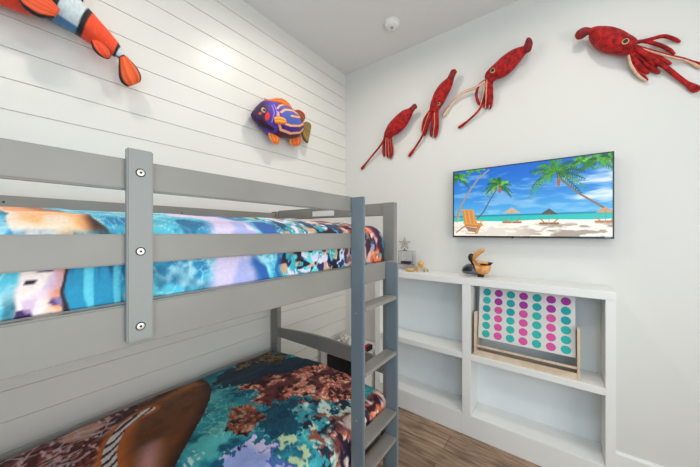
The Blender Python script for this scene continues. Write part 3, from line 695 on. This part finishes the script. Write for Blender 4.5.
fin('tail_fin', Z5([((416, 258), (412, 322), .012), ((438, 246), (416, 345), .016), ((458, 250), (430, 375), .016), ((472, 262), (446, 388), .01), ((476, 275), (454, 386), .003)]), LW, .07, (150, 118, 52), (60, 56, 34), bf, rays=26, ew=.08)
e = onx(*z5(156, 168), .148); ey = MB().ball(e, .017, (.5, 1, 1)).build('eye', M['gold'], bf, sm=True)
MB().ball(e+Vector((.006, 0, 0)), .009, (.6, 1, 1)).build('pupil', M['black'], ey, sm=True, org=bf.location)

# ---- squids
def spl(pts, n=26):
    A = np.array(pts, float); m = len(A); out = []
    for t_ in np.linspace(0, m-1, n):
        i = min(int(t_), m-2); f = t_-i; p0, p1, p2, p3 = A[max(i-1, 0)], A[i], A[i+1], A[min(i+2, m-1)]
        out.append(tuple(.5*(2*p1+(p2-p0)*f+(2*p0-5*p1+4*p2-p3)*f*f+(3*p1-p0-3*p2+p3)*f**3)))
    return out
def squid(label, zf, mantle, fins, arms, tents, eye, er, th=1.0, base=.06):
    c0 = zf(*eye); root = thing('squid_plush', label, 'plush squid', ony(c0[0], c0[1], -.05), 'red squid plushes on the back wall')
    loft('mantle', [(zf(*a), zf(*b), h*th) for a, b, h in mantle], BW, base, m=M['red'], parent=root, nst=60, nr=30)
    for f in fins: loft('fin', [(zf(*a), zf(*b), h*th) for a, b, h in f], BW, base+.012, m=M['dred'], parent=root, nst=30, nr=20)
    def limb(name, pts, r, club, inv, d):
        P = [zf(*p[:2]) for p in spl(pts)]; k = len(P)
        # limbs leave the head and settle against the wall
        W = [ony(a, b, -(max(r*1.1+.004, base*(1-i/(k-1))*.9+d*math.sin(PI*min(1, i/(k-1)*1.1))+.006))) for i, (a, b) in enumerate(P)]
        if min(p.y for p in W) < -.2: raise Exception('limb')
        R = [r*(.85+.15*math.sin(PI*i/(k-1))) for i in range(k)]
        for i in range(k):
            s_ = i/(k-1)
            if club and s_ > .82: R[i] = r*(1+.55*math.sin(PI*(s_-.82)/.2))
            if s_ > .96: R[i] *= (1.03-s_)/.07
            elif not club and s_ > .8: R[i] *= 1-.3*(s_-.8)/.16
        tb = MB(); tb.tube(W, R, 12, 0, 1 if inv else None, side=(0, -1, 0) if inv else None)
        return tb.build(name, [M['red'], M['cream']] if inv != 2 else [M['cream'], M['red']], root, sm=True)
    for a in arms: limb('arm', a[0], a[1], False, a[2], a[3])
    for a in tents: limb('tentacle', a[0], a[1], True, a[2], a[3])
    p = ony(*zf(*eye), -(base+er[1])); q_ = ony(*zf(*eye), -(base+er[1]-.004))
    e_ = MB(); e_.ball(p, er[0], (1, .45, 1)); eo = e_.build('eye', M['gold'], root, sm=True)
    MB().ball(p+Vector((0, -er[0]*.25, 0)), er[0]*.72, (1, .5, 1)).build('pupil', M['black'], eo, sm=True, org=root.location)
    return root
z1 = lambda x, y: (350+x/5.19, 90+y/5.19)
squid('smallest red squid plush, leftmost of the four on the back wall', z1,
      [((318, 92), (336, 104), .008), ((300, 98), (326, 118), .02), ((272, 110), (312, 148), .038), ((235, 142), (285, 190), .045), ((205, 175), (252, 222), .042), ((190, 200), (228, 236), .034), ((180, 222), (218, 244), .028), ((176, 240), (212, 252), .018)],
      [[((304, 96), (322, 116), .010), ((318, 84), (336, 102), .010), ((330, 72), (347, 94), .010), ((342, 72), (349, 88), .005)]],
      [([(182, 235), (176, 280), (174, 320), (178, 345)], .013, 0, .0), ([(192, 238), (190, 290), (192, 330), (196, 352)], .012, 1, .01), ([(202, 238), (204, 290), (208, 330), (208, 358)], .012, 1, .012), ([(210, 238), (216, 285), (220, 320), (214, 352)], .011, 1, .0)],
      [([(184, 238), (160, 285), (120, 335), (85, 378), (58, 412)], .0085, 0, .0)], (212, 203), (.011, .034))
z2 = lambda x, y: (400+x/4.245, 60+y/4.245)
squid('red squid plush second from the left, hanging nearly upright', z2,
      [((212, 62), (230, 74), .01), ((198, 80), (226, 92), .022), ((172, 104), (216, 120), .038), ((150, 136), (202, 146), .046), ((138, 165), (188, 176), .042), ((130, 185), (174, 198), .034), ((126, 205), (164, 214), .026), ((122, 218), (158, 224), .018)],
      [[((202, 74), (224, 90), .012), ((210, 58), (230, 76), .011), ((219, 42), (237, 60), .010), ((234, 38), (243, 50), .005)]],
      [([(130, 212), (106, 250), (96, 290), (98, 318)], .016, 1, .0), ([(136, 214), (124, 260), (112, 295), (104, 322)], .013, 0, .012), ([(144, 216), (140, 260), (134, 300), (132, 326)], .012, 0, .01), ([(150, 214), (152, 262), (148, 300), (146, 332)], .012, 1, .012), ([(158, 212), (160, 260), (158, 300), (152, 328)], .011, 0, .0)],
      [([(128, 222), (112, 268), (95, 320), (70, 362), (36, 410)], .010, 1, .0)], (164, 186), (.013, .030))
z3 = lambda x, y: (440+x/4.45, 30+y/4.45)
squid('red squid plush third from the left, with two long cream tentacles', z3,
      [((378, 72), (392, 98), .014), ((360, 76), (376, 112), .028), ((322, 92), (346, 150), .048), ((278, 122), (312, 186), .054), ((245, 152), (280, 208), .048), ((222, 172), (252, 218), .04), ((204, 192), (240, 228), .032), ((198, 212), (236, 236), .022)],
      [[((372, 72), (388, 102), .01), ((386, 38), (404, 92), .02), ((400, 34), (412, 66), .01), ((410, 44), (413, 58), .004)]],
      [([(204, 218), (200, 270), (196, 310), (194, 345)], .013, 1, .0), ([(214, 220), (212, 270), (210, 315), (206, 350)], .013, 1, .012), ([(226, 222), (228, 270), (228, 315), (222, 352)], .013, 1, .0), ([(220, 222), (222, 270), (218, 320), (214, 340)], .012, 0, .015), ([(202, 222), (172, 250), (162, 290), (172, 326), (186, 335)], .010, 0, .0)],
      [([(204, 224), (160, 256), (105, 278), (60, 320), (12, 386)], .009, 2, .0), ([(208, 228), (196, 290), (176, 350), (130, 398), (80, 436)], .009, 1, .0)], (235, 180), (.017, .040))
z4 = lambda x, y: (550+x/4.667, 10+y/4.667)
squid('largest red squid plush, lying sideways at the right above the television', z4,
      [((182, 92), (180, 128), .016), ((205, 82), (196, 160), .04), ((240, 80), (236, 190), .058), ((290, 84), (284, 202), .062), ((335, 98), (318, 208), .056), ((372, 118), (345, 210), .048), ((398, 132), (366, 212), .038), ((412, 146), (384, 206), .024)],
      [[((192, 84), (198, 112), .012), ((160, 82), (176, 116), .02), ((128, 98), (152, 132), .022), ((116, 116), (134, 138), .012), ((116, 124), (124, 136), .004)]],
      [([(400, 150), (440, 146), (500, 160), (550, 182), (582, 206)], 0.010, 0, .0), ([(405, 152), (470, 136), (530, 122), (580, 136), (608, 150)], .0095, 0, .0), ([(398, 175), (450, 190), (510, 225), (565, 254)], .0125, 0, .0), ([(392, 185), (440, 205), (475, 245), (500, 268)], .012, 0, .02),
       ([(386, 192), (425, 225), (470, 268), (512, 296)], .012, 0, .0), ([(380, 198), (400, 240), (435, 278), (462, 296)], .012, 0, .012), ([(372, 204), (386, 255), (418, 302), (455, 330)], .0125, 3, .0)],
      [([(398, 180), (460, 218), (540, 268), (620, 330), (695, 378)], .0115, 0, .0), ([(402, 168), (470, 190), (560, 215), (640, 235), (715, 268)], .0085, 3, .0)], (352, 147), (.0155, .058))

# ================================================================== THINGS ON THE SHELF
ZT = 1.0935
# clear two-tier display stand
ds = thing('display_stand', 'small clear two-tier display stand at the left end of the white shelf', 'display stand', (.76, -.11, ZT))
for zz in (1.138, 1.250):
    part('tier', M['acr'], ds, .640, .775, -.085, -.02, zz, zz+.0035, .001)
for x in (.641, .7725): part('side', M['acr'], ds, x, x+.002, -.085, -.02, ZT+.0005, 1.250, .0005)
# star
def star(cx, cy, cz, R):
    root = thing('star_ornament', 'silver openwork star ornament on top of the clear display stand', 'ornament', (cx, cy, cz))
    C = Vector((cx, cy, cz+R+.012)); mb = MB(); pts = []
    for i in range(10):
        r = R if i % 2 == 0 else R*.46; a = PI/2+i*PI/5; pts.append(C+Vector((math.cos(a)*r, 0, math.sin(a)*r)))
    mb.tube(pts+[pts[0]], .0028, 8)
    for i in range(0, 10): mb.tube([C, pts[i]], .0018, 6)
    for i in range(0, 10, 2): mb.tube([pts[i-1]+Vector((0, -.001, 0)), pts[(i+1) % 10]+Vector((0, -.001, 0))], .0018, 6); mb.ball(pts[i], .0065, n=12, m=8)
    mb.ball(C, .010, (1, .6, 1)); mb.build('star', M['silver'], root, sm=True)
    mb = MB(); mb.cyl((cx, cy, cz+.001), (cx, cy, cz+.006), .018); mb.cyl((cx, cy, cz+.005), (cx, cy, cz+.022), .003); mb.build('base', M['dark'], root, sm=False)
star(ony(404.6, 240, -.052).x, -.052, 1.2545, .050)
# plum coloured trinket box on the lower tier
tb = thing('trinket_box', 'flat dark plum trinket box on the lower tier of the clear stand', 'box', (.70, -.052, 1.142))
part('body', M['plum'], tb, .66, .742, -.076, -.03, 1.1422, 1.157, .003); part('lid', M['plum'], tb, .657, .745, -.078, -.028, 1.1572, 1.164, .003)
# gold napkin-ring like dish
dish = thing('gold_dish', 'small gold ribbed dish on the white shelf under the clear stand', 'dish', (.765, -.15, ZT))
mb = MB(); n = 36; prof = [(.024, 0), (.034, .010), (.036, .026), (.032, .028), (.029, .012), (.001, .006)]
vs = [(.778+r*math.cos(2*PI*i/n)*(1+.04*math.sin(i*PI)), -.15+r*math.sin(2*PI*i/n)*.8, ZT+.001+h) for r, h in prof for i in range(n)]
mb.add(vs, [(j*n+i, j*n+(i+1) % n, (j+1)*n+(i+1) % n, (j+1)*n+i) for j in range(len(prof)-1) for i in range(n)]).build('bowl', M['gold'], dish, sm=True)
for k in range(5): MB().ball((.758+k*.010, -.15+.008*math.sin(k*2), ZT+.018), .008, n=10, m=8).build('bead', M['tan'], dish, sm=True)
# wooden octopus figurine
oc = thing('octopus_figurine', 'little wooden octopus figurine with a round head and splayed legs on the shelf', 'figurine', (.85, -.09, ZT))
HC = Vector((.848, -.09, ZT+.064)); MB().ball(HC, .025, (1, .9, 1)).build('head', M['gold'], oc, sm=True)
for k in range(6):
    a = 2*PI*k/6+.3; d = Vector((math.cos(a), math.sin(a)*.7, 0)); foot = Vector((.848, -.09, ZT+.010))+d*.058
    MB().tube([HC+d*.006-Vector((0, 0, .018)), HC+d*.026-Vector((0, 0, .034)), foot+Vector((0, 0, .012))-d*.008, foot], [.008, .007, .006, .006], 10).build('leg', M['gold'], oc, sm=True)
    MB().ball(foot, .0095).build('foot', M['silver'] if k in (0, 5) else M['tan'], oc, sm=True)
# pelican
pl = thing('pelican_carving', 'carved dark and tan wooden pelican with wide open bill on the white shelf', 'carving', (1.24, -.10, ZT))
z6 = lambda x, y: (460+x/13.35, 245+y/13.35)
PY_ = .105
def pp(x, y, d=PY_): return ony(*z6(x, y), -d)
loft('body', [(z6(22, 338), z6(24, 345), .006), (z6(45, 290), z6(50, 375), .022), (z6(85, 258), z6(90, 385), .036), (z6(130, 252), z6(130, 390), .040), (z6(175, 262), z6(180, 400), .036), (z6(215, 300), z6(225, 405), .026), (z6(238, 350), z6(245, 402), .010)], BW, PY_, m=M['slate'], parent=pl, nst=40, nr=28)
loft('wing', [(z6(40, 330), z6(42, 345), .004), (z6(75, 290), z6(80, 350), .012), (z6(125, 280), z6(130, 350), .015), (z6(160, 300), z6(165, 345), .006)], BW, PY_+.034, m=M['dark'], parent=pl, nst=30, nr=20)
mb = MB(); mb.tube([pp(210, 370), pp(192, 310), pp(175, 255), pp(155, 210), pp(145, 180)], [.016, .013, .011, .012, .014], 14); mb.build('neck', M['dark'], pl, sm=True)
hd = loft('head', [(z6(108, 150), z6(112, 180), .008), (z6(125, 122), z6(125, 210), .020), (z6(150, 112), z6(150, 220), .024), (z6(175, 120), z6(175, 200), .016)], BW, PY_, m=M['dark'], parent=pl, nst=26, nr=22)
loft('upper_bill', [(z6(160, 150), z6(168, 205), .014), (z6(190, 110), z6(205, 190), .017), (z6(235, 72), z6(250, 145), .017), (z6(280, 52), z6(290, 112), .015), (z6(315, 55), z6(318, 95), .011), (z6(330, 66), z6(326, 84), .004)], BW, PY_, m=M['tan'], parent=pl, nst=36, nr=22)
loft('pouch', [(z6(165, 195), z6(182, 245), .012), (z6(195, 205), z6(205, 310), .026), (z6(225, 250), z6(228, 372), .036), (z6(270, 262), z6(262, 392), .038), (z6(320, 268), z6(310, 398), .036), (z6(370, 270), z6(365, 384), .028), (z6(402, 272), z6(400, 340), .014), (z6(412, 280), z6(410, 310), .004)], BW, PY_, m=M['tan'], parent=pl, nst=44, nr=26)
mb = MB(); mb.tube([pp(200, 212, PY_+.012), pp(250, 240, PY_+.022), pp(310, 235, PY_+.02), pp(370, 248, PY_+.008)], [.009, .009, .008, .007], 12); mb.build('bill_edge', M['tan'], pl, sm=True)
mb = MB(); mb.tube([pp(270, 256), pp(330, 262), pp(400, 250), pp(438, 238)], [.004, .014, .014, .003], 14, flat=.6); mb.build('bill_tip', M['dark'], pl, sm=True)
b0 = pp(285, 400)
mb = MB(); mb.box(b0.x-.022, b0.x+.016, b0.y-.02, b0.y+.02, ZT+.0005, ZT+.016); mb.cyl((b0.x-.002, b0.y, ZT+.014), (b0.x-.002, b0.y, ZT+.04), .007); mb.build('feet', M['dark'], pl, bev=.003)

# ================================================================== POLKA DOT BOOK SLING
bs = thing('book_rack', 'pale wooden book rack with white polka dot cloth in the upper right compartment', 'book rack', (1.56, -.12, .5675))
ZS = .5677
A0, A1 = ony(478.5, 340, -.165).x, ony(575.5, 340, -.165).x
xl, xr_ = A0-.022, A1+.006
for (x) in (xl, xr_):
    mb = MB(); y0_, y1_ = -.205, -.03
    vs = [(x, y0_, ZS), (x, y0_+.012, ZS), (x, y1_, ZS), (x, y1_, .80), (x, y0_+.06, .858), (x, y0_+.022, .862), (x, y0_+.008, .855)]
    vs2 = [(a+.014, b, c_) for a, b, c_ in vs]
    n = 7; mb.add(vs+vs2, [tuple(range(7))[::-1], tuple(range(7, 14))]+[(i, (i+1) % 7, 7+(i+1) % 7, 7+i) for i in range(7)]); mb.build('side_panel', M['birch'], bs, bev=.0015)
part('front_board', M['birch'], bs, xl+.014, xr_, -.203, -.192, ZS, ZS+.036, .0015)
part('bottom_board', M['birch'], bs, xl+.014, xr_, -.19, -.032, ZS, ZS+.01, .001)
part('rail', M['birch'], bs, xl+.014, xr_, -.198, -.182, ZS+.058, ZS+.070, .002)
part('rail', M['birch'], bs, xl+.014, xr_, -.06, -.044, ZS+.30, ZS+.316, .002)
part('rail', M['gdot'], bs, xl+.014, xr_, -.14, -.128, ZS+.03, ZS+.042, .002)
# cloth: hung panel, slightly slanting back, its dots part of the cloth
zb_, zt_ = .684, 1.042
def cy_(z_): return -.176+(.055*(z_-zb_)/(zt_-zb_))
mb = MB(); n = 20
for i in range(n):
    za, zc = zb_+(zt_-zb_)*i/n, zb_+(zt_-zb_)*(i+1)/n
    mb.add([(A0, cy_(za), za), (A1, cy_(za), za), (A1, cy_(zc), zc), (A0, cy_(zc), zc), (A0, cy_(za)+.004, za), (A1, cy_(za)+.004, za), (A1, cy_(zc)+.004, zc), (A0, cy_(zc)+.004, zc)],
           [(0, 1, 2, 3), (4, 7, 6, 5), (0, 3, 7, 4), (1, 5, 6, 2)]+([(0, 4, 5, 1)] if i == 0 else [])+([(3, 2, 6, 7)] if i == n-1 else []), 0)
cols = ['1111111', '3322222', '1111111', '3332222', '5111111', '2432222', '5311111']
cols = [[1, 1, 4, 1, 4, 4, 4], [2, 3, 3, 2, 2, 2, 2], [4, 1, 1, 1, 4, 4, 4], [2, 3, 3, 2, 2, 2, 2], [5, 1, 1, 4, 4, 4, 4], [2, 3, 3, 2, 2, 2, 2], [5, 3, 1, 1, 4, 4, 4]]
dx_ = (A1-A0-.02)/7; dzp = .0555
for i in range(7):
    cxx = A0+.012+dx_*(i+.5)
    for j in range(7):
        czz = zb_+.034+dzp*(6-j)
        if czz > zt_-.026: continue
        k = cols[i][j]; m_ = 24; r = .0235
        mb.add([(cxx+r*math.cos(2*PI*a/m_)*1.05, cy_(czz+r*math.sin(2*PI*a/m_))-.0007, czz+r*math.sin(2*PI*a/m_)) for a in range(m_)], [tuple(range(m_))], k)
mb.build('cloth', [M['cloth'], M['teal'], M['mag'], M['pur'], M['tealb'], M['gdot']], bs)

# ================================================================== BEDSIDE CORNER
ns = thing('nightstand', 'small white nightstand with dark open front in the corner beyond the lower bunk', 'nightstand', (.26, -.22, 0))
part('top_board', M['trim'], ns, .03, .45, -.43, -.01, .352, .37, .003)
part('side_panel', M['trim'], ns, .045, .12, -.42, -.012, 0, .352, .002)
part('side_panel', M['trim'], ns, .43, .448, -.42, -.012, 0, .352, .002)
part('back_panel', M['black'], ns, .12, .43, -.03, -.012, .03, .352, 0)
part('drawer_front', M['dark'], ns, .124, .426, -.425, -.41, .215, .345, .003)
part('bottom_board', M['black'], ns, .12, .43, -.415, -.03, .06, .075, .001)
lc = thing('lace_ornament', 'round white lacy ceramic ornament on the nightstand', 'ornament', (.145, -.2, .37))
LX, LY, LZ = .145, -.20, .420
mb = MB(); mb.ball((LX, LY, LZ), .046, (1, 1, .95), n=28, m=20); mb.build('globe', M['lace'], lc, sm=True)
mb = MB()
for k in range(3):
    a = k*PI/3; mb.tube([(LX+.047*math.cos(t_)*math.cos(a), LY+.047*math.cos(t_)*math.sin(a), LZ+.045*math.sin(t_)) for t_ in [2*PI*i/40 for i in range(41)]], .003, 6)
mb.build('ribs', M['lace'], lc, sm=True); MB().cyl((LX, LY, .3705), (LX, LY, .377), .030, 28).build('base', M['lace'], lc)
rb = thing('red_box', 'small red box on the nightstand beside the white shelf', 'box', (.39, -.19, .37))
part('body', M['redb'], rb, .375, .413, -.23, -.15, .3705, .412, .002); part('spine', M['dark'], rb, .413, .422, -.231, -.15, .3705, .413, .002)

# ================================================================== CAMERA AND LIGHT
cam = bpy.data.cameras.new('camera'); co_ = bpy.data.objects.new('camera', cam); COL.objects.link(co_)
cam.sensor_width = 36; cam.lens = 36*F/700; cam.shift_y = -(233.5-V0)/700; cam.clip_start = .02
co_.location = CAMP; co_.rotation_euler = (PI/2, 0, YAW); SC.camera = co_

lampm = bpy.data.materials.new('lamp diffuser'); lampm.use_nodes = True; b_ = lampm.node_tree.nodes['Principled BSDF']; b_.inputs['Emission Color'].default_value = (1, .95, .88, 1); b_.inputs['Emission Strength'].default_value = 3
for (x, y, P) in ((.74, -.95, 6.5), (1.95, -.80, 4.5), (.77, -2.3, 5.5), (2.15, -2.1, 6)):
    dl = thing('recessed_downlight', 'round recessed ceiling downlight out of the picture above', 'ceiling light', (x, y, H), 'recessed ceiling downlights')
    mb = MB(); n = 32; pr = [(.052, .002), (.070, .006), (.075, 0)]
    mb.add([(x+r*math.cos(2*PI*i/n), y+r*math.sin(2*PI*i/n), H-h) for r, h in pr for i in range(n)], [(j*n+i, j*n+(i+1) % n, (j+1)*n+(i+1) % n, (j+1)*n+i) for j in range(2) for i in range(n)]).build('trim_ring', M['trim'], dl, sm=True)
    mb = MB(); mb.cyl((x, y, H-.0015), (x, y, H-.0005), .052, 32); mb.build('diffuser', lampm, dl)
    la = bpy.data.lights.new('downlight', 'AREA'); la.shape = 'DISK'; la.size = .14; la.energy = P*1.0; la.color = (1, .92, .82); la.spread = math.radians(170)
    lo = bpy.data.objects.new('downlight', la); COL.objects.link(lo); lo.location = (x, y, H-.01)
# daylight through the window behind the camera
la = bpy.data.lights.new('daylight_fill', 'AREA'); la.shape = 'RECTANGLE'; la.size = wx1-wx0; la.size_y = wz1-wz0; la.energy = 16; la.color = (.50, .77, 1.0)
lo = bpy.data.objects.new('daylight_fill', la); COL.objects.link(lo); lo.location = ((wx0+wx1)/2, RY-.02, (wz0+wz1)/2); lo.rotation_euler = (-PI/2, 0, 0)
lo.rotation_euler = (PI/2, 0, 0)
# soft fill light at an added, unseen window in the right-hand wall
la2 = bpy.data.lights.new('daylight_fill', 'AREA'); la2.shape = 'RECTANGLE'; la2.size = vy1-vy0; la2.size_y = vz1-vz0; la2.energy = 25; la2.color = (1.0, .965, .915)
lo2 = bpy.data.objects.new('daylight_fill', la2); COL.objects.link(lo2); lo2.location = (RX-.02, (vy0+vy1)/2, (vz0+vz1)/2); lo2.rotation_euler = (PI/2, 0, PI/2)
wd = bpy.data.worlds.new('sky'); SC.world = wd; wd.use_nodes = True; wd.node_tree.nodes['Background'].inputs[0].default_value = (.7, .85, 1, 1); wd.node_tree.nodes['Background'].inputs[1].default_value = .6
SC.view_settings.view_transform = 'Standard'; SC.view_settings.look = 'None'; SC.view_settings.gamma = 1; SC.view_settings.use_curve_mapping = False
SC.view_settings.exposure = .17
